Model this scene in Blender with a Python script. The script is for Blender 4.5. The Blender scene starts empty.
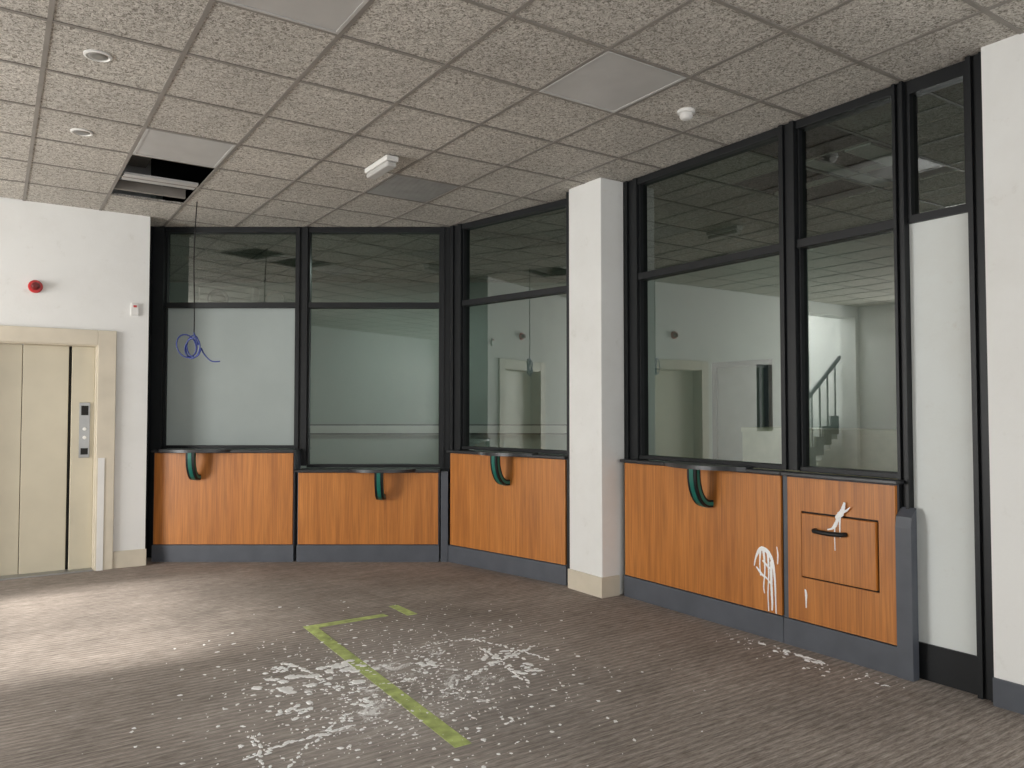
import bpy, bmesh, math, random
from mathutils import Vector, Matrix
random.seed(7)
sc = bpy.context.scene
try:
    sc.view_settings.view_transform = 'Standard'
except Exception: pass

TH = math.radians(33.9)
A = Vector((-math.sin(TH), math.cos(TH), 0)); B = Vector((math.cos(TH), math.sin(TH), 0))
CEIL = 3.395
ZUP = Vector((0,0,1))
def AB(a, b, z=0): return A*a + B*b + ZUP*z
# wall frames: (s along, o outward into the room, z)
def BK(s,o,z): return Vector((s, 7.66-o, z))
C1 = Vector((-.62,7.66,0)); T1 = Vector((.7266,-.687,0)).normalized(); N1 = Vector((-.687,-.7266,0)).normalized()
def P1(s,o,z): return C1 + T1*s + N1*o + ZUP*z
def P2(s,o,z): return AB(s, 4.25-o, z)
def LW(s,o,z): return AB(8.2-o, s, z)
def FAB(a,b,z): return AB(a,b,z)
def WXY(x,y,z): return Vector((x,y,z))

# ---------------- materials
def newmat(name):
    m = bpy.data.materials.new(name); m.use_nodes = True
    nt = m.node_tree; b = nt.nodes['Principled BSDF']
    return m, nt, b
def N(nt, typ, **kw):
    n = nt.nodes.new(typ)
    for k,v in kw.items():
        if k in n.inputs: n.inputs[k].default_value = v
        else: setattr(n,k,v)
    return n
def L(nt,a,b): nt.links.new(a,b)
def ramp(nt, stops, interp='LINEAR'):
    r = nt.nodes.new('ShaderNodeValToRGB'); r.color_ramp.interpolation = interp
    el = r.color_ramp.elements
    while len(el) < len(stops): el.new(0.5)
    for e,(p,c) in zip(el,stops):
        e.position = p; e.color = (c if len(c)==4 else (*c,1)) if isinstance(c,tuple) else (c,c,c,1)
    return r
def coords(nt, scale=(1,1,1), rot=(0,0,0)):
    tc = nt.nodes.new('ShaderNodeTexCoord'); mp = nt.nodes.new('ShaderNodeMapping')
    mp.inputs['Scale'].default_value = scale; mp.inputs['Rotation'].default_value = rot
    L(nt, tc.outputs['Object'], mp.inputs['Vector']); return mp.outputs['Vector']
def simple(name, col, rough=.5, metal=0., var=.12, nscale=6, bump=0., bscale=80, spec=.5):
    m,nt,b = newmat(name)
    v = coords(nt)
    n = N(nt,'ShaderNodeTexNoise', Scale=nscale, Detail=6.)
    L(nt,v,n.inputs['Vector'])
    lo = tuple(c*(1-var) for c in col); hi = tuple(min(1,c*(1+var)) for c in col)
    r = ramp(nt,[(.3,lo),(.7,hi)])
    L(nt,n.outputs['Fac'],r.inputs[0]); L(nt,r.outputs[0],b.inputs['Base Color'])
    b.inputs['Roughness'].default_value = rough; b.inputs['Metallic'].default_value = metal
    b.inputs['Specular IOR Level'].default_value = spec
    if bump:
        n2 = N(nt,'ShaderNodeTexNoise', Scale=bscale, Detail=4.); L(nt,v,n2.inputs['Vector'])
        bp = N(nt,'ShaderNodeBump', Strength=bump, Distance=.004); L(nt,n2.outputs['Fac'],bp.inputs['Height'])
        L(nt,bp.outputs[0],b.inputs['Normal'])
    return m

def wall_mat(name, col, dirt=(.55,.53,.48), amt=.18):
    m,nt,b = newmat(name)
    v = coords(nt)
    n = N(nt,'ShaderNodeTexNoise', Scale=1.3, Detail=8., Roughness=.65); L(nt,v,n.inputs['Vector'])
    r = ramp(nt,[(.45,0.),(.75,amt)]); L(nt,n.outputs['Fac'],r.inputs[0])
    n2 = N(nt,'ShaderNodeTexNoise', Scale=9., Detail=8., Roughness=.7); L(nt,v,n2.inputs['Vector'])
    r2 = ramp(nt,[(.60,0.),(.74,amt*1.2)]); L(nt,n2.outputs['Fac'],r2.inputs[0])
    ad = N(nt,'ShaderNodeMath', operation='ADD'); L(nt,r.outputs[0],ad.inputs[0]); L(nt,r2.outputs[0],ad.inputs[1])
    mx = nt.nodes.new('ShaderNodeMixRGB'); mx.inputs[1].default_value=(*col,1); mx.inputs[2].default_value=(*dirt,1)
    L(nt,ad.outputs[0],mx.inputs[0]); L(nt,mx.outputs[0],b.inputs['Base Color'])
    b.inputs['Roughness'].default_value=.75
    n3 = N(nt,'ShaderNodeTexNoise', Scale=60., Detail=3.); L(nt,v,n3.inputs['Vector'])
    bp = N(nt,'ShaderNodeBump', Strength=.15, Distance=.004); L(nt,n3.outputs['Fac'],bp.inputs['Height']); L(nt,bp.outputs[0],b.inputs['Normal'])
    return m

M_wall = wall_mat('white_wall_paint',(.76,.76,.735),amt=.28)
M_office = wall_mat('office_wall_paint',(.46,.52,.48))
M_black = simple('black_frame_paint',(.008,.009,.010),.45,spec=.3)
M_grey = simple('grey_plinth_paint',(.070,.077,.092),.5)
M_ledge = simple('dark_ledge',(.02,.021,.023),.35)
M_cream = simple('cream_paint',(.60,.54,.43),.5,var=.06)
M_lift = simple('lift_door_paint',(.52,.47,.355),.4,var=.08,nscale=2)
M_steel = simple('brushed_steel',(.30,.30,.29),.4,metal=.7)
M_green = simple('green_bracket',(.010,.13,.10),.3)
M_bar = simple('ceiling_bar',(.24,.22,.195),.6)
M_diff = simple('light_diffuser',(.47,.46,.44),.4,var=.05)
M_white = simple('white_plastic',(.72,.71,.68),.4,var=.03)
M_red = simple('red_plastic',(.5,.01,.01),.3)
M_dark = simple('void_dark',(.012,.011,.010),.9)
M_paint = simple('spilt_white_paint',(.86,.86,.85),.5,var=.06,bump=.2)
M_tape = simple('green_tape',(.42,.50,.17),.6,var=.35,nscale=14)
M_blue = simple('blue_cable',(.02,.04,.22),.4)
M_vent = simple('vent_grille',(.30,.295,.28),.5)
M_panelw = wall_mat('white_panel_board',(.66,.69,.67),amt=.4)

def wood():
    m,nt,b = newmat('cherry_veneer')
    v = coords(nt,(1,1,.07))
    n = N(nt,'ShaderNodeTexNoise', Scale=16., Detail=8., Roughness=.6, Distortion=.5); L(nt,v,n.inputs['Vector'])
    r = ramp(nt,[(.25,(.34,.110,.016)),(.5,(.47,.165,.026)),(.75,(.57,.215,.040))]); L(nt,n.outputs['Fac'],r.inputs[0])
    v2 = coords(nt,(1,1,.02)); n2 = N(nt,'ShaderNodeTexNoise', Scale=120., Detail=3.); L(nt,v2,n2.inputs['Vector'])
    r2 = ramp(nt,[(.35,.74),(.6,1.)]); L(nt,n2.outputs['Fac'],r2.inputs[0])
    mx = nt.nodes.new('ShaderNodeMixRGB'); mx.blend_type='MULTIPLY'; mx.inputs[0].default_value=1
    L(nt,r.outputs[0],mx.inputs[1]); L(nt,r2.outputs[0],mx.inputs[2]); L(nt,mx.outputs[0],b.inputs['Base Color'])
    b.inputs['Roughness'].default_value=.42
    return m
M_wood = wood()

def tilemat():
    m,nt,b = newmat('textured_ceiling_tile')
    v = coords(nt)
    n = N(nt,'ShaderNodeTexNoise', Scale=55., Detail=4., Roughness=.55, Distortion=1.4); L(nt,v,n.inputs['Vector'])
    r = ramp(nt,[(.37,(.20,.18,.15)),(.47,(.45,.42,.37)),(.62,(.69,.655,.595))]); L(nt,n.outputs['Fac'],r.inputs[0])
    g = N(nt,'ShaderNodeTexNoise', Scale=.9, Detail=2.); L(nt,v,g.inputs['Vector'])
    r2 = ramp(nt,[(.3,.85),(.7,1.05)]); L(nt,g.outputs['Fac'],r2.inputs[0])
    mx = nt.nodes.new('ShaderNodeMixRGB'); mx.blend_type='MULTIPLY'; mx.inputs[0].default_value=1
    L(nt,r.outputs[0],mx.inputs[1]); L(nt,r2.outputs[0],mx.inputs[2]); L(nt,mx.outputs[0],b.inputs['Base Color'])
    b.inputs['Roughness'].default_value=.9
    bp = N(nt,'ShaderNodeBump', Strength=.7, Distance=.01); L(nt,n.outputs['Fac'],bp.inputs['Height']); L(nt,bp.outputs[0],b.inputs['Normal'])
    return m
M_tile = tilemat()

def carpet():
    m,nt,b = newmat('striped_carpet')
    rot=(0,0,-TH)
    v = coords(nt,(1,1,1),rot)
    def stretch(sx,sy):
        mp = nt.nodes.new('ShaderNodeMapping'); mp.inputs['Scale'].default_value=(sx,sy,1); L(nt,v,mp.inputs['Vector']); return mp.outputs[0]
    n1 = N(nt,'ShaderNodeTexNoise', Scale=1., Detail=3., Roughness=.8); L(nt,stretch(10,95),n1.inputs['Vector'])
    r1 = ramp(nt,[(.33,(.19,.158,.136)),(.5,(.325,.282,.248)),(.68,(.47,.418,.375))]); L(nt,n1.outputs['Fac'],r1.inputs[0])
    wv = nt.nodes.new('ShaderNodeTexWave'); wv.bands_direction='Y'; wv.inputs['Scale'].default_value=7.; wv.inputs['Distortion'].default_value=.5
    L(nt,v,wv.inputs['Vector'])
    rw = ramp(nt,[(.2,.82),(.8,1.05)]); L(nt,wv.outputs['Fac'],rw.inputs[0])
    n2 = N(nt,'ShaderNodeTexNoise', Scale=1.1, Detail=8., Roughness=.65); L(nt,v,n2.inputs['Vector'])
    r2 = ramp(nt,[(.3,.72),(.7,1.18)]); L(nt,n2.outputs['Fac'],r2.inputs[0])
    n5 = N(nt,'ShaderNodeTexNoise', Scale=1., Detail=5., Roughness=.7); L(nt,stretch(1.2,14),n5.inputs['Vector'])
    r5 = ramp(nt,[(.3,.82),(.7,1.12)]); L(nt,n5.outputs['Fac'],r5.inputs[0])
    def mul(x,y):
        q = nt.nodes.new('ShaderNodeMixRGB'); q.blend_type='MULTIPLY'; q.inputs[0].default_value=1
        L(nt,x,q.inputs[1]); L(nt,y,q.inputs[2]); return q.outputs[0]
    base = mul(mul(mul(r1.outputs[0],rw.outputs[0]),r2.outputs[0]),r5.outputs[0])
    tc = nt.nodes.new('ShaderNodeTexCoord')
    def region(cx,cy,rx,ry,lo=1.,hi=.3):
        mp = nt.nodes.new('ShaderNodeMapping')
        mp.inputs['Location'].default_value=(-cx/rx,-cy/ry,0); mp.inputs['Scale'].default_value=(1/rx,1/ry,0.)
        L(nt,tc.outputs['Object'],mp.inputs['Vector'])
        ln = nt.nodes.new('ShaderNodeVectorMath'); ln.operation='LENGTH'; L(nt,mp.outputs[0],ln.inputs[0])
        mr = nt.nodes.new('ShaderNodeMapRange'); mr.inputs[1].default_value=lo; mr.inputs[2].default_value=hi
        L(nt,ln.outputs['Value'],mr.inputs[0]); return mr.outputs[0]
    reg = region(-.6,4.15,1.25,1.6)
    def layer(vec,scale,det,rough,dist,k,lo,hi,mxv):
        n3 = N(nt,'ShaderNodeTexNoise', Scale=scale, Detail=det, Roughness=rough, Distortion=dist); L(nt,vec,n3.inputs['Vector'])
        m3 = N(nt,'ShaderNodeMath', operation='MULTIPLY_ADD'); L(nt,reg,m3.inputs[0]); m3.inputs[1].default_value=k; L(nt,n3.outputs['Fac'],m3.inputs[2])
        rr = ramp(nt,[(lo,0.),(hi,mxv)]); L(nt,m3.outputs[0],rr.inputs[0]); return rr.outputs[0]
    la = layer(v,4.5,12.,.78,.6,.22,.755,.82,.95)
    lb = layer(v,26.,5.,.7,.2,.21,.82,.85,.95)
    n4 = N(nt,'ShaderNodeTexNoise', Scale=2.2, Detail=8., Roughness=.7); L(nt,v,n4.inputs['Vector'])
    m4 = N(nt,'ShaderNodeMath', operation='MULTIPLY'); L(nt,reg,m4.inputs[0]); L(nt,n4.outputs['Fac'],m4.inputs[1])
    m5 = N(nt,'ShaderNodeMath', operation='MULTIPLY'); L(nt,m4.outputs[0],m5.inputs[0]); m5.inputs[1].default_value=.28
    mxx = N(nt,'ShaderNodeMath', operation='MAXIMUM'); L(nt,la,mxx.inputs[0]); L(nt,m5.outputs[0],mxx.inputs[1])
    mxy = N(nt,'ShaderNodeMath', operation='MAXIMUM'); L(nt,mxx.outputs[0],mxy.inputs[0]); L(nt,lb,mxy.inputs[1])
    fin = nt.nodes.new('ShaderNodeMixRGB'); fin.inputs[2].default_value=(.84,.83,.82,1)
    L(nt,mxy.outputs[0],fin.inputs[0]); L(nt,base,fin.inputs[1]); L(nt,fin.outputs[0],b.inputs['Base Color'])
    b.inputs['Roughness'].default_value=.9
    b.inputs['Specular IOR Level'].default_value=.2
    bp = N(nt,'ShaderNodeBump', Strength=.3, Distance=.005); L(nt,n1.outputs['Fac'],bp.inputs['Height']); L(nt,bp.outputs[0],b.inputs['Normal'])
    return m
M_carpet = carpet()

def glass(name, tint, base, frost=0.):
    m = bpy.data.materials.new(name); m.use_nodes=True; nt=m.node_tree; nt.nodes.clear()
    out = nt.nodes.new('ShaderNodeOutputMaterial')
    tr = nt.nodes.new('ShaderNodeBsdfTransparent'); tr.inputs[0].default_value=(*tint,1)
    gl = nt.nodes.new('ShaderNodeBsdfGlossy'); gl.inputs['Roughness'].default_value=.01; gl.inputs['Color'].default_value=(.9,.95,.92,1)
    lw = nt.nodes.new('ShaderNodeLayerWeight'); lw.inputs['Blend'].default_value=.5
    pw = N(nt,'ShaderNodeMath', operation='POWER'); L(nt,lw.outputs['Facing'],pw.inputs[0]); pw.inputs[1].default_value=4.
    ma = N(nt,'ShaderNodeMath', operation='MULTIPLY_ADD'); L(nt,pw.outputs[0],ma.inputs[0]); ma.inputs[1].default_value=.8; ma.inputs[2].default_value=base
    mx = nt.nodes.new('ShaderNodeMixShader'); L(nt,ma.outputs[0],mx.inputs[0])
    L(nt,tr.outputs[0],mx.inputs[1]); L(nt,gl.outputs[0],mx.inputs[2])
    if frost:
        df = nt.nodes.new('ShaderNodeBsdfDiffuse'); df.inputs[0].default_value=(.42,.46,.445,1)
        tl = nt.nodes.new('ShaderNodeBsdfTranslucent'); tl.inputs[0].default_value=(.6,.66,.64,1)
        m2 = nt.nodes.new('ShaderNodeMixShader'); m2.inputs[0].default_value=.3; L(nt,df.outputs[0],m2.inputs[1]); L(nt,tl.outputs[0],m2.inputs[2])
        m3 = nt.nodes.new('ShaderNodeMixShader')
        v = coords(nt); n = N(nt,'ShaderNodeTexNoise', Scale=1.6, Detail=6.); L(nt,v,n.inputs['Vector'])
        r = ramp(nt,[(.3,frost-.06),(.7,frost+.05)]); L(nt,n.outputs['Fac'],r.inputs[0]); L(nt,r.outputs[0],m3.inputs[0])
        L(nt,mx.outputs[0],m3.inputs[1]); L(nt,m2.outputs[0],m3.inputs[2]); mx=m3
    L(nt,mx.outputs[0],out.inputs[0]); return m
M_glass = glass('office_glass',(.47,.56,.515),.18)
M_frost = glass('filmed_glass',(.62,.70,.66),.06,frost=.90)

# ---------------- mesh helpers
def finish(name, bm, mat, parent=None, bevel=0., smooth=False):
    bmesh.ops.recalc_face_normals(bm, faces=bm.faces)
    me = bpy.data.meshes.new(name); bm.to_mesh(me); bm.free()
    ob = bpy.data.objects.new(name, me); sc.collection.objects.link(ob)
    me.materials.append(mat)
    if bevel:
        md = ob.modifiers.new('bevel','BEVEL'); md.width=bevel; md.segments=2; md.limit_method='ANGLE'
    if smooth:
        for p in me.polygons: p.use_smooth=True
    if parent: ob.parent = parent
    return ob
def addbox(bm, fr, x0,x1,y0,y1,z0,z1):
    vs = [bm.verts.new(fr(x,y,z)) for z in (z0,z1) for (x,y) in ((x0,y0),(x1,y0),(x1,y1),(x0,y1))]
    for f in ((0,1,2,3),(4,5,6,7),(0,1,5,4),(1,2,6,5),(2,3,7,6),(3,0,4,7)):
        bm.faces.new([vs[i] for i in f])
def boxes(name, fr, lst, mat, parent=None, bevel=0.):
    bm = bmesh.new()
    for b in lst: addbox(bm, fr, *b)
    return finish(name,bm,mat,parent,bevel)
def quad(name, pts, mat, parent=None):
    bm = bmesh.new(); bm.faces.new([bm.verts.new(p) for p in pts])
    me = bpy.data.meshes.new(name); bm.to_mesh(me); bm.free()
    ob = bpy.data.objects.new(name, me); sc.collection.objects.link(ob); me.materials.append(mat)
    if parent: ob.parent=parent
    return ob
def empty(name):
    e = bpy.data.objects.new(name,None); sc.collection.objects.link(e); e.empty_display_size=.1; return e
def lathe(name, center, axis, prof, mat, parent=None, seg=32):
    axis = axis.normalized(); u = axis.orthogonal().normalized(); w = axis.cross(u)
    bm = bmesh.new(); rings=[]
    for r,h in prof:
        rings.append([bm.verts.new(center+axis*h+(u*math.cos(2*math.pi*i/seg)+w*math.sin(2*math.pi*i/seg))*max(r,1e-4)) for i in range(seg)])
    for k in range(len(rings)-1):
        for i in range(seg):
            j=(i+1)%seg; bm.faces.new((rings[k][i],rings[k][j],rings[k+1][j],rings[k+1][i]))
    bm.faces.new(rings[0]); bm.faces.new(rings[-1])
    return finish(name,bm,mat,parent)
def tube(name, pts, r, mat, parent=None):
    cu = bpy.data.curves.new(name,'CURVE'); cu.dimensions='3D'; cu.bevel_depth=r; cu.bevel_resolution=3
    sp = cu.splines.new('NURBS'); sp.points.add(len(pts)-1)
    for p,q in zip(sp.points,pts): p.co=(*q,1)
    sp.use_endpoint_u=True; sp.order_u=4
    ob = bpy.data.objects.new(name,cu); sc.collection.objects.link(ob); cu.materials.append(mat)
    if parent: ob.parent=parent
    return ob

# ---------------- floor & slab
quad('floor',[AB(-3.4,-4.8),AB(-3.4,9),AB(13.5,9),AB(13.5,-4.8)],M_carpet)
quad('ceiling_slab',[AB(-3.6,-4.8,3.95),AB(13.5,-4.8,3.95),AB(13.5,9,3.95),AB(-3.6,9,3.95)],M_dark)

# ---------------- ceiling
SA,SB=.645,.612
al=[3.02+SA*k for k in range(-10,17)]
bl=[.8+SB*k for k in range(-9,13)]
def ia(a): return round((a-3.02)/SA)+10
def ib(b): return round((b-.8)/SB)+9
special={}
lights=[(3.02,2.636),(3.02,.8),(5.6,.8)]
for a,b in lights: special[(ia(a),ib(b))]='light'
special[(ia(5.6),ib(2.636))]='vent'
special[(ia(6.245),ib(.8))]='hole'; special[(ia(6.89),ib(.8))]='hole'
for a,b in ((3.02,4.47),(3.02,5.08),(3.665,5.08),(3.665,5.70),(3.02,5.70)): special[(ia(a),ib(b))]='hole'
bm=bmesh.new()
for i in range(len(al)-1):
    for j in range(len(bl)-1):
        if (i,j) in special: continue
        if al[i]>8.1 and bl[j+1]<.5: continue
        addbox(bm,FAB,al[i],al[i+1],bl[j],bl[j+1],CEIL,CEIL+.015)
finish('ceiling',bm,M_tile)
bm=bmesh.new()
for a in al:
    addbox(bm,FAB,a-.012,a+.012,bl[0] if a<8.1 else 1.25,bl[-1],CEIL-.005,CEIL-.001)
for b in bl:
    addbox(bm,FAB,al[0],al[-1] if b>1.2 else 8.19,b-.012,b+.012,CEIL-.0055,CEIL-.0012)
finish('ceiling_grid',bm,M_bar)
for a,b in lights:
    e=empty('ceiling_light_panel')
    boxes('diffuser',FAB,[(a+.03,a+SA-.03,b+.03,b+SB-.03,CEIL-.004,CEIL+.004)],M_diff,e)
    boxes('trim_rim',FAB,[(a+.013,a+.03,b+.013,b+SB-.013,CEIL-.008,CEIL+.03),(a+SA-.03,a+SA-.013,b+.013,b+SB-.013,CEIL-.008,CEIL+.03),
        (a+.03,a+SA-.03,b+.013,b+.03,CEIL-.008,CEIL+.03),(a+.03,a+SA-.03,b+SB-.03,b+SB-.013,CEIL-.008,CEIL+.03)],M_diff,e)
e=empty('ceiling_air_vent')
a,b=5.6,2.636
boxes('back',FAB,[(a,a+SA,b,b+SB,CEIL+.015,CEIL+.02)],M_dark,e)
boxes('slats',FAB,[(a+.02+k*.032,a+.046+k*.032,b+.02,b+SB-.02,CEIL-.004,CEIL+.006) for k in range(19)],M_vent,e)
e=empty('open_ceiling_void')
boxes('fallen_tile_strip',FAB,[(6.80,6.98,.83,1.39,CEIL-.004,CEIL+.014)],M_diff,e)
boxes('fitting_rail',FAB,[(6.27,6.33,.82,1.40,CEIL+.05,CEIL+.10),(7.38,7.42,.82,1.40,CEIL+.02,CEIL+.10),(6.45,6.50,.3,2.0,CEIL+.2,CEIL+.24)],M_bar,e)
boxes('duct',FAB,[(6.0,7.6,.95,1.10,CEIL+.3,CEIL+.42)],M_steel,e)
e=empty('office_ceiling_void')
boxes('hanging_tile',FAB,[(3.05,3.25,5.1,5.68,CEIL-.02,CEIL-.005),(3.5,3.62,5.1,6.2,CEIL-.01,CEIL+.01)],M_diff,e)
boxes('rail',FAB,[(3.65,3.68,5.08,6.3,CEIL-.01,CEIL+.03),(3.02,4.3,5.68,5.71,CEIL-.012,CEIL+.028)],M_bar,e)

# ---------------- walls
def wallq(name,fr,lst,mat): return boxes(name,fr,lst,mat)
H=3.95
wallq('wall_left',LW,[(-4.8,-4.4,-.3,0,0,H),(-4.4,-2.75,-.3,0,3.2,H),(-2.75,-2.0,-.3,0,0,H),(-2.0,-1.6,-.3,0,0,1.15),(-2.0,-1.6,-.3,0,2.25,H),(-1.6,-.30,-.3,0,0,H),(-.30,.82,-.3,0,2.13,H),(.82,1.235,-.3,0,0,H)],M_wall)
wallq('wall_right',P2,[(-3.4,1.925,-.25,0,0,H)],M_wall)
wallq('wall_stairwell',LW,[(-4.8,-4.7,-3.0,-.31,0,H),(-2.5,-2.4,-3.0,-.31,0,H),(-4.7,-2.5,-3.1,-3.0,0,H)],M_wall)
# flight of stairs rising toward the window side, seen square-on through the opening
e=empty('staircase')
boxes('treads',LW,[(-2.8-k*.24-.24,-2.8-k*.24,-1.5,-.45,max(0,.19*(k-1)),.19*(k+1)) for k in range(7)],M_panelw,e)
boxes('stringer',LW,[(-2.8-k*.24-.24,-2.8-k*.24,-.45,-.41,max(0,.19*(k-.5)),.19*(k+1)+.06) for k in range(7)],M_grey,e)
tube('handrail',[LW(-2.62,-.42,1.05),LW(-2.8,-.42,1.12),LW(-4.55,-.42,2.5)],.04,M_grey,e)
boxes('balusters',LW,[(-2.93-k*.24-.03,-2.93-k*.24,-.43,-.41,.19*(k+1),1.22+.19*k) for k in range(7)],M_grey,e)
boxes('newel',LW,[(-2.72,-2.64,-.46,-.38,0,1.15)],M_grey,e)
def WB(s,o,z): return AB(s,-4.5+o,z)
win=[(4.9,7.3)]
def wallwin(name,fr,x0,x1,wins,z0,z1):
    lst=[(x0,x1,-.25,0,0,z0),(x0,x1,-.25,0,z1,H)]
    edges=[x0]+[x for w in wins for x in w]+[x1]
    for k in range(0,len(edges),2): lst.append((edges[k],edges[k+1],-.25,0,z0,z1))
    wallq(name,fr,lst,M_wall)
wallwin('wall_window_side',WB,-3.4,8.2,win,.2,3.1)
def WA(s,o,z): return AB(-3.2+o,s,z)
win2=[(-4.0,-1.4),(-1.0,1.4),(1.8,4.0)]
wallwin('wall_rear',WA,-4.5,4.25,win2,.5,3.1)
wc=[7]
def framewin(fr,x0,x1,z0,z1):
    e=empty('window_%d'%wc[0]); wc[0]+=1; w=.05; xm=(x0+x1)/2
    boxes('frame',fr,[(x0,x0+w,-.15,-.08,z0,z1),(x1-w,x1,-.15,-.08,z0,z1),(xm-.03,xm+.03,-.15,-.08,z0+w,z1-w),(x0+w,x1-w,-.15,-.08,z0,z0+w),(x0+w,x1-w,-.15,-.08,z1-w,z1)],M_black,e)
for x0,x1 in win: framewin(WB,x0,x1,.2,3.1)
for x0,x1 in win2: framewin(WA,x0,x1,.5,3.1)
framewin(LW,-2.0,-1.6,1.15,2.25)

# office walls (thickness stands 0.1 inside the given line)
XL=-5.4
def owall(name,p,q):
    bm=bmesh.new(); d=(q-p).normalized(); n=Vector((d.y,-d.x,0))*-.1
    pts=[p,q,q+n,p+n]; lo=[bm.verts.new(x) for x in pts]; hi=[bm.verts.new(x+ZUP*H) for x in pts]
    bm.faces.new(lo);bm.faces.new(hi)
    for i in range(4): bm.faces.new((lo[i],lo[(i+1)%4],hi[(i+1)%4],hi[i]))
    finish(name,bm,M_office)
owall('wall_office_near',AB(1.0,4.5),AB(1.0,8)); owall('wall_office_right',AB(1.0,8),AB(8.6,8)); owall('wall_office_far',Vector((2.1,11.5,0)),Vector((XL,11.5,0)))
owall('wall_office_left',Vector((XL,11.5,0)),Vector((XL,8.6,0))); owall('wall_office_lift_shaft',Vector((XL,8.6,0)),Vector((-3.78,8.1,0)))
boxes('trim_office_trunking',WXY,[(XL+.12,1.7,11.34,11.39,1.16,1.27)],M_white)
boxes('trim_office_cable_rail',WXY,[(XL+.12,1.7,11.35,11.39,1.27,1.29),(XL+.12,1.7,11.35,11.39,1.14,1.16)],M_grey)
def OR(s,o,z): return AB(s,7.895-o,z)
boxes('trim_office_trunking.001',OR,[(1.2,6.0,0,.06,1.0,1.1)],M_white)
e=empty('office_door')
boxes('leaf',OR,[(6.1,6.85,.01,.05,0,2.05)],simple('office_door_paint',(.20,.22,.20),.5),e)
boxes('frame',OR,[(6.03,6.1,.01,.08,0,2.12),(6.85,6.92,.01,.08,0,2.12),(6.1,6.85,.01,.08,2.05,2.12)],M_grey,e)
e=empty('office_worktop')
M_wt=simple('worktop',(.80,.73,.55),.5)
boxes('top',OR,[(2.6,5.9,.15,.75,1.25,1.30)],M_wt,e)
boxes('front',OR,[(2.6,5.9,.70,.73,.0,1.25)],M_wt,e)
e=empty('wall_air_unit')
boxes('body',WXY,[(-4.55,-3.75,11.1,11.38,2.85,3.30)],M_white,e,.03)
lathe('fan',Vector((-4.25,11.09,3.10)),Vector((0,-1,0)),[(.15,0),(.15,.02),(.12,.02),(.10,.005)],M_diff,e)
lathe('fan',Vector((-3.5,11.38,3.12)),Vector((0,-1,0)),[(.14,0),(.14,.08),(.10,.10)],M_white,e)

# ---------------- column
boxes('column',FAB,[(4.75,5.17,4.06,4.5,0,CEIL)],M_wall,bevel=.006)
boxes('baseboard_column',FAB,[(4.735,5.175,4.045,4.0595,0,.16),(4.735,4.7495,4.0605,4.235,0,.16)],M_cream)

# ---------------- elevator
e=empty('elevator_door')
boxes('architrave',LW,[(.80,.955,0,.03,0,2.25),(-.43,-.28,0,.03,0,2.25),(-.28,.80,0,.03,2.11,2.25)],M_cream,e,.004)
boxes('reveal',LW,[(.79,.82,-.14,0,0,2.13),(-.30,-.27,-.14,0,0,2.13),(-.27,.79,-.14,0,2.10,2.13)],M_cream,e)
boxes('leaf_1',LW,[(-.27,.205,-.17,-.14,0,2.10)],M_lift,e,.004)
boxes('leaf_2',LW,[(.21,.575,-.165,-.13,0,2.10)],M_lift,e,.004)
boxes('dark_gap',LW,[(.575,.60,-.175,-.15,0,2.10),(.205,.21,-.175,-.15,0,2.10)],M_dark,e)
boxes('fixed_jamb',LW,[(.60,.79,-.16,-.10,0,2.10)],M_lift,e,.004)
boxes('sill',LW,[(-.27,.79,-.14,0.02,0,.012)],M_steel,e)
e=empty('elevator_call_panel')
boxes('plate',LW,[(.665,.755,-.098,-.088,1.05,1.57)],M_steel,e,.003)
boxes('display',LW,[(.68,.74,-.088,-.084,1.45,1.54)],M_dark,e)
for z in (1.32,1.24):
    lathe('button',LW(.71,-.088,z),-A,[(.016,0),(.016,.006),(.012,.009)],M_white,e)
boxes('keyhole_strip',LW,[(.68,.74,-.088,-.085,1.08,1.14)],M_dark,e)
boxes('corner_guard',LW,[(.815,.87,.031,.036,0,1.05)],M_white)
boxes('baseboard_left',LW,[(.957,1.245,0,.018,0,.16)],M_cream,bevel=.003)
e=empty('fire_alarm_beacon')
lathe('base',LW(.289,0,2.62),-A,[(.058,0),(.058,.02),(.05,.03)],M_red,e)
lathe('lens',LW(.289,.03,2.62),-A,[(.036,0),(.034,.03),(.02,.045)],simple('lens_dark_red',(.15,.01,.01),.2),e)
e=empty('alarm_call_point')
boxes('plate',LW,[(1.075,1.145,0,.02,2.41,2.53)],M_white,e,.004)
boxes('button',LW,[(1.095,1.125,.02,.026,2.49,2.51)],M_red,e)

# ---------------- partitions
def pane(name,fr,x0,x1,o,z0,z1,mat,par):
    return quad(name,[fr(x0,o,z0),fr(x1,o,z0),fr(x1,o,z1),fr(x0,o,z1)],mat,par)
def window(name,fr,x0,x1,o,z0,zt,z1,mlow=None,t=.028):
    e=empty(name)
    ls=[(x0,x1,o-.05,o+.05,z1,CEIL-.006),(x0,x1,o-.05,o+.05,zt-t,zt+t),(x0,x1,o-.05,o+.045,z0-.02,z0+.012)]
    boxes('rails',fr,ls,M_black,e,.003)
    bd=[]
    for a,b in ((z0+.012,zt-t),(zt+t,z1)):
        bd+=[(x0,x0+.018,o-.02,o+.035,a,b),(x1-.018,x1,o-.02,o+.035,a,b)]
    boxes('beads',fr,bd,M_black,e)
    pane('pane_lower',fr,x0+.01,x1-.01,o,z0,zt,mlow or M_glass,e)
    pane('pane_upper',fr,x0+.01,x1-.01,o,zt,z1,M_glass,e)
    return e
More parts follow.
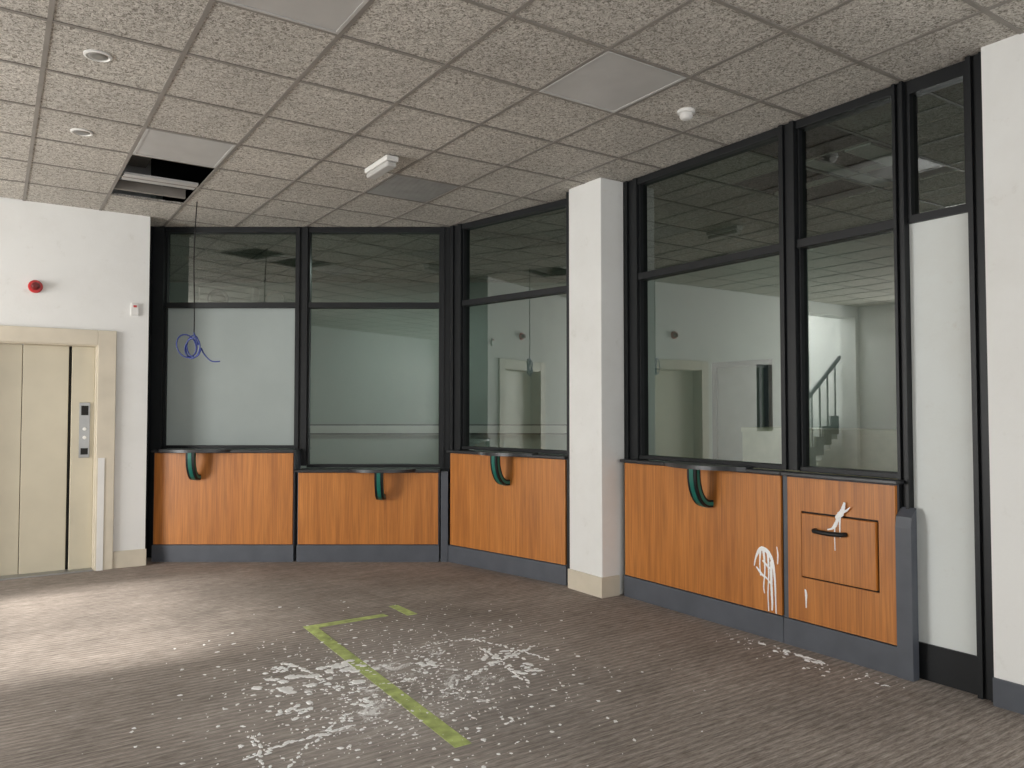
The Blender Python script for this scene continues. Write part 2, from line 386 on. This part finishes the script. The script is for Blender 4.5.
def post(name,fr,x0,x1,o0,o1,z0=0,z1=CEIL-.006,ridge=True):
    ls=[(x0,x1,o0,o1,z0,z1)]
    if ridge:
        w=x1-x0; ls+=[(x0+w*.0,x0+w*.28,o1,o1+.02,z0,z1),(x1-w*.28,x1,o1,o1+.02,z0,z1)]
    return boxes(name,fr,ls,M_black)
oB=-.29
window('window_1',BK,-3.58,-2.22,oB,1.125,2.58,3.335,M_frost)
window('window_2',BK,-2.105,-.735,oB,.93,2.58,3.335)
post('trim_1',BK,-3.755,-3.58,oB-.06,oB+.06)
post('trim_2',BK,-2.22,-2.105,oB-.06,oB+.045,.93)
post('trim_3',BK,-.735,-.60,oB-.06,oB+.045,0)
oP=-.2
window('window_3',P1,.01,1.50,oP,1.125,2.58,3.335)
post('trim_4',P1,-.15,.01,oP-.06,oP+.045)
post('trim_5',P1,1.50,1.555,oP-.06,0,ridge=False)
o2=-.11
window('window_4',P2,3.215,4.587,o2,1.125,2.58,3.335)
window('window_5',P2,2.435,3.098,o2,1.125,2.58,3.335)
post('trim_6',P2,4.587,4.745,o2-.06,o2+.04)
post('trim_7',P2,3.098,3.215,o2-.06,o2+.05,1.11)
post('trim_8',P2,2.372,2.435,o2-.06,o2+.05)
post('trim_9',P2,1.927,2.02,o2-.06,o2+.06)
e=empty('window_6')
boxes('rails',P2,[(2.02,2.372,o2-.05,o2+.04,3.31,CEIL-.006),(2.02,2.372,o2-.05,o2+.04,2.565,2.61),(2.02,2.05,o2-.05,o2+.04,2.61,3.31),(2.345,2.372,o2-.05,o2+.04,2.61,3.31)],M_black,e)
pane('pane',P2,2.04,2.36,o2,2.6,3.32,M_glass,e)
boxes('infill_panel',P2,[(2.022,2.37,o2-.02,o2+.02,.2,2.565)],M_panelw,e)
boxes('baseboard_infill',P2,[(2.022,2.37,o2-.03,o2+.035,0,.2)],M_black,e)
boxes('baseboard_right',P2,[(-3.2,1.925,0,.015,0,.14)],M_grey)

# ---------------- counters
def bracket(fr,s,z,par,w=.08,r=.16,drop=.24):
    prof=[]
    n=14
    for i in range(n+1):
        t=i/n*math.pi/2
        prof.append((.02+r*math.cos(t)**.9 if t<math.pi/2-1e-6 else .002, z-.04-drop*math.sin(t)))
    prof=[(.02+r,z-.0)]+prof
    def band(name,th,s0,s1,mat,off=0):
        bm=bmesh.new(); rows=[]
        for i,(o,zz) in enumerate(prof):
            a=prof[max(i-1,0)]; b=prof[min(i+1,len(prof)-1)]
            d=Vector((b[0]-a[0],b[1]-a[1])).normalized(); nn=Vector((-d.y,d.x))
            i0=(o+nn.x*(off),zz+nn.y*(off)); i1=(o+nn.x*(off+th),zz+nn.y*(off+th))
            rows.append([bm.verts.new(fr(ss,max(p[0],.001),p[1])) for ss,p in ((s0,i0),(s1,i0),(s1,i1),(s0,i1))])
        for k in range(len(rows)-1):
            for j in range(4):
                bm.faces.new((rows[k][j],rows[k][(j+1)%4],rows[k+1][(j+1)%4],rows[k+1][j]))
        bm.faces.new(rows[0]); bm.faces.new(rows[-1])
        finish(name,bm,mat,par)
    band('bracket_band',-.05,s-w/2,s+w/2,M_black)
    band('bracket_inlay',.004,s-w*.22,s+w*.22,M_green,0)
    band('bracket_side_inlay',-.022,s-w/2-.002,s+w/2+.002,M_green,-.014)
def shelf(fr,s0,s1,z,par,d=.17):
    bm=bmesh.new(); n=20
    pts=[]
    for i in range(n+1):
        t=i/n; s=s0+(s1-s0)*t
        pts.append((s,.025+d*(1-(2*t-1)**2)**.7))
    pts=[(s0,-.05)]+pts+[(s1,-.05)]
    top=[bm.verts.new(fr(s,o,z+.028)) for s,o in pts]; bot=[bm.verts.new(fr(s,o,z)) for s,o in pts]
    bm.faces.new(top);bm.faces.new(bot)
    for i in range(len(pts)):
        j=(i+1)%len(pts); bm.faces.new((top[i],top[j],bot[j],bot[i]))
    finish('transaction_shelf',bm,M_ledge,par)
def counter(fr,x0,x1,ztop,depth,br=None,sh=None,plx=None):
    e=empty('service_counter')
    boxes('carcass',fr,[(x0,x1,-depth,-.022,0,ztop)],M_grey,e)
    p=plx or (x0,x1)
    boxes('plinth',fr,[(p[0],p[1],-.022,.004,0,.165)],M_grey,e,.002)
    boxes('wood_panel',fr,[(x0+.012,x1-.012,-.022,0,.172,ztop-.008)],M_wood,e,.002)
    boxes('ledge',fr,[(x0-.01,x1+.01,-depth,.035,ztop,ztop+.022)],M_ledge,e,.004)
    if sh: shelf(fr,sh[0],sh[1],ztop+.005,e)
    if br: bracket(fr,br,ztop+.01,e)
    return e
counter(BK,-3.56,-2.16,1.08,.235,-3.124,(-3.5,-2.78))
counter(BK,-2.13,-.72,.885,.235,-1.293,(-1.62,-.95))
boxes('trim_10',BK,[(-.705,-.635,-.235,.0,0,.89)],M_grey)
counter(P1,.0,1.495,1.08,.145,.79,(.45,1.13),(-.02,1.495))
counter(P2,3.185,4.70,1.08,.055,3.80,(3.45,4.2))
ce=empty('service_counter')
boxes('carcass',P2,[(2.427,3.15,-.055,-.022,0,1.08)],M_grey,ce)
boxes('plinth',P2,[(2.427,3.18,-.022,.004,0,.165)],M_grey,ce)
boxes('wood_panel',P2,[(2.43,2.53,-.022,0,.172,1.07),(3.045,3.145,-.022,0,.172,1.07),(2.53,3.045,-.022,0,.172,.445),(2.53,3.045,-.022,0,.862,1.07)],M_wood,ce)
boxes('drop_hatch',P2,[(2.541,3.034,-.022,.014,.456,.851)],M_wood,ce,.004)
boxes('hatch_shadow_gap',P2,[(2.531,3.044,-.022,-.010,.446,.861)],M_dark,ce)
boxes('ledge',P2,[(2.40,3.17,-.055,.035,1.08,1.102)],M_ledge,ce,.004)
tube('handle',[P2(2.93,.01,.755),P2(2.93,.045,.755),P2(2.92,.052,.755),P2(2.83,.055,.75),P2(2.74,.052,.755),P2(2.73,.045,.755),P2(2.73,.01,.755)],.014,M_black,ce)
boxes('divider_strip',P2,[(3.152,3.183,-.05,-.01,0,1.08)],M_grey,ce)
bm=bmesh.new()
prof=[(-.05,0),(.012,0),(.012,.84),(0,.90),(-.05,.95)]
l=[bm.verts.new(P2(2.335,o,z)) for o,z in prof]; r=[bm.verts.new(P2(2.425,o,z)) for o,z in prof]
bm.faces.new(l);bm.faces.new(r)
for i in range(5): bm.faces.new((l[i],l[(i+1)%5],r[(i+1)%5],r[i]))
finish('counter_end_board',bm,M_grey)

# ---------------- ceiling fixtures
def cpt(a,b,dz=0): return AB(a,b,CEIL-dz)
e=empty('smoke_detector')
lathe('base',cpt(3.38,3.60,.001),-ZUP,[(.055,0),(.055,.018),(.045,.022)],M_white,e)
lathe('head',cpt(3.38,3.60,.022),-ZUP,[(.04,0),(.042,.02),(.03,.035),(.012,.04)],M_white,e)
e=empty('emergency_light')
boxes('body',FAB,[(5.19,5.60,2.37,2.47,CEIL-.045,CEIL-.006)],M_white,e,.006)
boxes('lens',FAB,[(5.20,5.59,2.38,2.46,CEIL-.085,CEIL-.045)],M_diff,e,.012)
for a,b in ((4.6,.424),(5.94,.46)):
    e=empty('recessed_downlight')
    lathe('ring',cpt(a,b,.001),-ZUP,[(.07,0),(.07,.006),(.058,.01),(.054,.004)],M_white,e)
    lathe('bowl',cpt(a,b,.004),-ZUP,[(.052,0),(.04,.006),(.028,.008)],M_steel,e)

# hanging cable
e=empty('hanging_cable')
cx,cy=-2.88,6.95
tube('drop',[Vector((cx+.02,cy,3.5)),Vector((cx,cy,3.2)),Vector((cx-.02,cy,2.8)),Vector((cx+.01,cy,2.4)),Vector((cx,cy,2.18))],.005,M_dark,e)
pts=[]
for i in range(90):
    t=i/89*math.pi*2*4
    k=1+.18*math.sin(i*.15)
    pts.append(Vector((cx-.03+ .068*k*math.cos(t)+.035*math.sin(i*.09), cy+.03*math.sin(t*.7), 2.07+.095*k*math.sin(t+.25*math.sin(i*.07)))))
pts+= [Vector((cx+.08,cy,2.02)),Vector((cx+.14,cy,1.95)),Vector((cx+.18,cy,1.93)),Vector((cx+.24,cy,1.94))]
tube('coil',[Vector((cx,cy,2.2))]+pts,.006,M_blue,e)

# ---------------- tape
def poly(bm,pts,z0=.001,z1=.003):
    lo=[bm.verts.new(AB(a,b,z0)) for a,b in pts]; hi=[bm.verts.new(AB(a,b,z1)) for a,b in pts]
    bm.faces.new(lo); bm.faces.new(hi)
    for i in range(len(pts)): bm.faces.new((lo[i],lo[(i+1)%len(pts)],hi[(i+1)%len(pts)],hi[i]))
bm=bmesh.new()
poly(bm,[(3.02,1.725),(5.27,1.80),(5.27,1.88),(3.02,1.81)])
poly(bm,[(5.19,1.882),(5.27,1.882),(5.27,2.40),(5.20,2.41)])
poly(bm,[(5.13,2.53),(5.45,2.53),(5.45,2.60),(5.13,2.61)])
finish('floor_tape',bm,M_tape)

# ---------------- paint splats: every dab is a thin closed plate at its own height
def blob(bm,fr,cx,cy,r,irr=.4,th=.003,elong=1.,ang=0.,n=14):
    th=th*random.uniform(.6,1.4)
    pts=[]
    for i in range(n):
        t=2*math.pi*i/n; rr=r*(1+random.uniform(-irr,irr))
        x=rr*math.cos(t)*elong; y=rr*math.sin(t)/elong
        pts.append((cx+x*math.cos(ang)-y*math.sin(ang), cy+x*math.sin(ang)+y*math.cos(ang)))
    lo=[bm.verts.new(fr(p[0],p[1],.0005)) for p in pts]
    c=bm.verts.new(fr(cx,cy,th))
    hi=[bm.verts.new(fr(cx+(p[0]-cx)*.75,cy+(p[1]-cy)*.75,th*.9)) for p in pts]
    for i in range(n):
        j=(i+1)%n
        bm.faces.new((lo[i],lo[j],hi[j],hi[i])); bm.faces.new((hi[i],hi[j],c))
    bm.faces.new(lo)
bm=bmesh.new()
def fl(x,y,z): return Vector((x,y,z))
for k in range(1400):
    x=random.gauss(-.62,.52); y=random.gauss(4.25,.65)
    if y<2.9: continue
    blob(bm,fl,x,y,random.choice([.002,.003,.003,.004,.005,.008,.012]),.4,.003,random.uniform(1,1.4),random.uniform(0,6.28),7)
for (x,y,r,el,an) in [(-1.25,4.25,.08,1.1,.3),(-1.0,4.45,.10,1.2,.8),(-.92,4.6,.06,1.1,1.),(-1.35,4.5,.04,1.2,0),(-.5,4.6,.05,1.4,.4),(-.05,4.75,.07,1.5,.9),(.05,4.5,.06,1.3,.2),(-.75,4.0,.05,1.2,0),(-1.1,3.9,.05,1.2,1)]:
    for q in range(20):
        blob(bm,fl,x+random.gauss(0,r),y+random.gauss(0,r),r*random.uniform(.08,.42),.25,.004,el,an+random.uniform(-1,1),18)
def dribble(x0,y0,x1,y1,n=26,w=.012):
    for k in range(n):
        t=k/n; blob(bm,fl,x0+(x1-x0)*t+random.gauss(0,.01),y0+(y1-y0)*t+.03*math.sin(t*5)+random.gauss(0,.008),w*random.uniform(.4,1.3),.3,.003,1.3,math.atan2(y1-y0,x1-x0),9)
dribble(-1.15,3.35,-.75,3.75,44); dribble(-.95,3.3,-.8,3.9,34,.010); dribble(-.35,4.2,.15,5.0,60,.012); dribble(-.2,4.9,.1,4.3,36,.012); dribble(-1.35,4.6,-.9,4.2,30,.017)
dribble(-.3,5.1,.25,4.7,36,.010); dribble(-.6,4.9,-.1,5.2,30,.008); dribble(-1.2,3.6,-1.0,3.2,30,.010); dribble(-.9,4.1,-.5,4.4,30,.010)
for k in range(70):
    a=random.uniform(2.3,3.6); b=4.2-abs(random.gauss(0,.14))-.04
    p=AB(a,b); blob(bm,fl,p.x,p.y,random.choice([.002,.003,.005,.009]),.4,.003,1.3,random.uniform(0,6),9)
for k in range(26):
    a=2.95+random.gauss(0,.12); b=4.12-abs(random.gauss(0,.03)); p=AB(a,b); blob(bm,fl,p.x,p.y,random.uniform(.008,.022),.3,.004,1.5,2.1,12)
finish('paint_splatter_floor',bm,M_paint)
def stroke(bm,off,pts,step=.005):
    P=[Vector(p) for p in pts]
    for i in range(len(P)-1):
        p0=P[max(i-1,0)];p1=P[i];p2=P[i+1];p3=P[min(i+2,len(P)-1)]
        n=max(2,int((p2-p1).length/step))
        for k in range(n):
            t=k/n
            q=.5*((2*p1)+(-p0+p2)*t+(2*p0-5*p1+4*p2-p3)*t*t+(-p0+3*p1-3*p2+p3)*t**3)
            blob(bm,lambda s,z,o:P2(s,off+o,z),q.x,q.y,max(q.z,.002),.12,.003,1,0,8)
bm=bmesh.new()
for st in ([(3.41,.46,.004),(3.395,.52,.008),(3.36,.575,.014),(3.31,.57,.015),(3.27,.52,.012),(3.25,.42,.009),(3.243,.28,.006),(3.24,.175,.005)],
           [(3.36,.57,.010),(3.365,.48,.005),(3.36,.40,.004)],[(3.335,.57,.011),(3.325,.45,.006),(3.335,.34,.005),(3.33,.29,.004)],
           [(3.30,.56,.010),(3.295,.42,.006),(3.302,.30,.005),(3.298,.18,.004)],[(3.275,.5,.010),(3.275,.36,.010),(3.27,.24,.008),(3.272,.19,.006)],
           [(3.39,.45,.006),(3.35,.41,.009),(3.31,.39,.006),(3.28,.36,.005)],[(3.225,.50,.005),(3.222,.56,.006),(3.23,.61,.003)],[(3.34,.50,.006),(3.30,.47,.008),(3.27,.45,.006)]):
    stroke(bm,.0005,st)
finish('paint_splatter_panel',bm,M_paint)
bm=bmesh.new()
for st in ([(2.735,.94,.008),(2.75,.89,.016),(2.765,.87,.019),(2.79,.85,.011)],[(2.78,.84,.011),(2.80,.80,.012),(2.82,.78,.007),(2.85,.77,.005)],
           [(2.80,.80,.006),(2.802,.72,.004),(2.80,.65,.003)],[(2.765,.86,.007),(2.767,.80,.005),(2.765,.73,.003)],[(2.70,.92,.003),(2.72,.90,.007),(2.74,.89,.008)]):
    stroke(bm,.0145,st)
stroke(bm,.0005,[(3.02,.37,.006),(3.015,.345,.009),(3.015,.31,.006),(3.015,.26,.004)])
finish('paint_splatter_hatch',bm,M_paint)

# ---------------- lights
def area(name,loc,dirv,sx,sy,power,col=(1,1,1)):
    l=bpy.data.lights.new(name,'AREA'); l.shape='RECTANGLE'; l.size=sx; l.size_y=sy; l.energy=power; l.color=col
    o=bpy.data.objects.new(name,l); sc.collection.objects.link(o); o.location=loc
    o.rotation_euler=dirv.to_track_quat('-Z','Y').to_euler(); return o
for x0,x1 in win:
    area('daylight_side',AB((x0+x1)/2,-4.85,1.7),B,x1-x0,2.8,390,(1,.985,.965))
for x0,x1 in win2:
    area('daylight_rear',AB(-3.55,(x0+x1)/2,1.8),A,x1-x0,2.6,84,(.99,.985,.98))
area('stairwell_fill',LW(-3.6,-1.9,3.9),-ZUP,1.5,1.5,230)  # added lamp under the slab, brightens the stairs for their reflection in the glass
area('office_fill',Vector((-1.5,9.8,3.30)),-ZUP,1.2,.3,32,(.95,1,.97))  # added fill with no fitting, lifts the far office wall behind the panes
area('office_fill',AB(4.8,6.2,3.30),-ZUP,1.2,.3,4,(.95,1,.97))  # weaker added fill for the right-hand part of the office
sl=bpy.data.lights.new('sun','SUN'); sl.energy=9.; sl.angle=math.radians(5); sl.color=(1,.96,.90)
so=bpy.data.objects.new('sun',sl); sc.collection.objects.link(so)
el=math.radians(26.5); d=(B+A*.03).normalized()*math.cos(el)-ZUP*math.sin(el)
so.rotation_euler=d.to_track_quat('-Z','Y').to_euler(); so.location=AB(6,-9,6)

w=bpy.data.worlds.new('overcast'); sc.world=w; w.use_nodes=True
w.node_tree.nodes['Background'].inputs[0].default_value=(.85,.92,1,1)
w.node_tree.nodes['Background'].inputs[1].default_value=1.0

cam=bpy.data.cameras.new('camera'); co=bpy.data.objects.new('camera',cam); sc.collection.objects.link(co)
cam.lens=27.07; cam.sensor_width=36; cam.clip_start=.05
co.location=(0,0,1.5); co.rotation_euler=(math.radians(91.93),0,0)
sc.camera=co
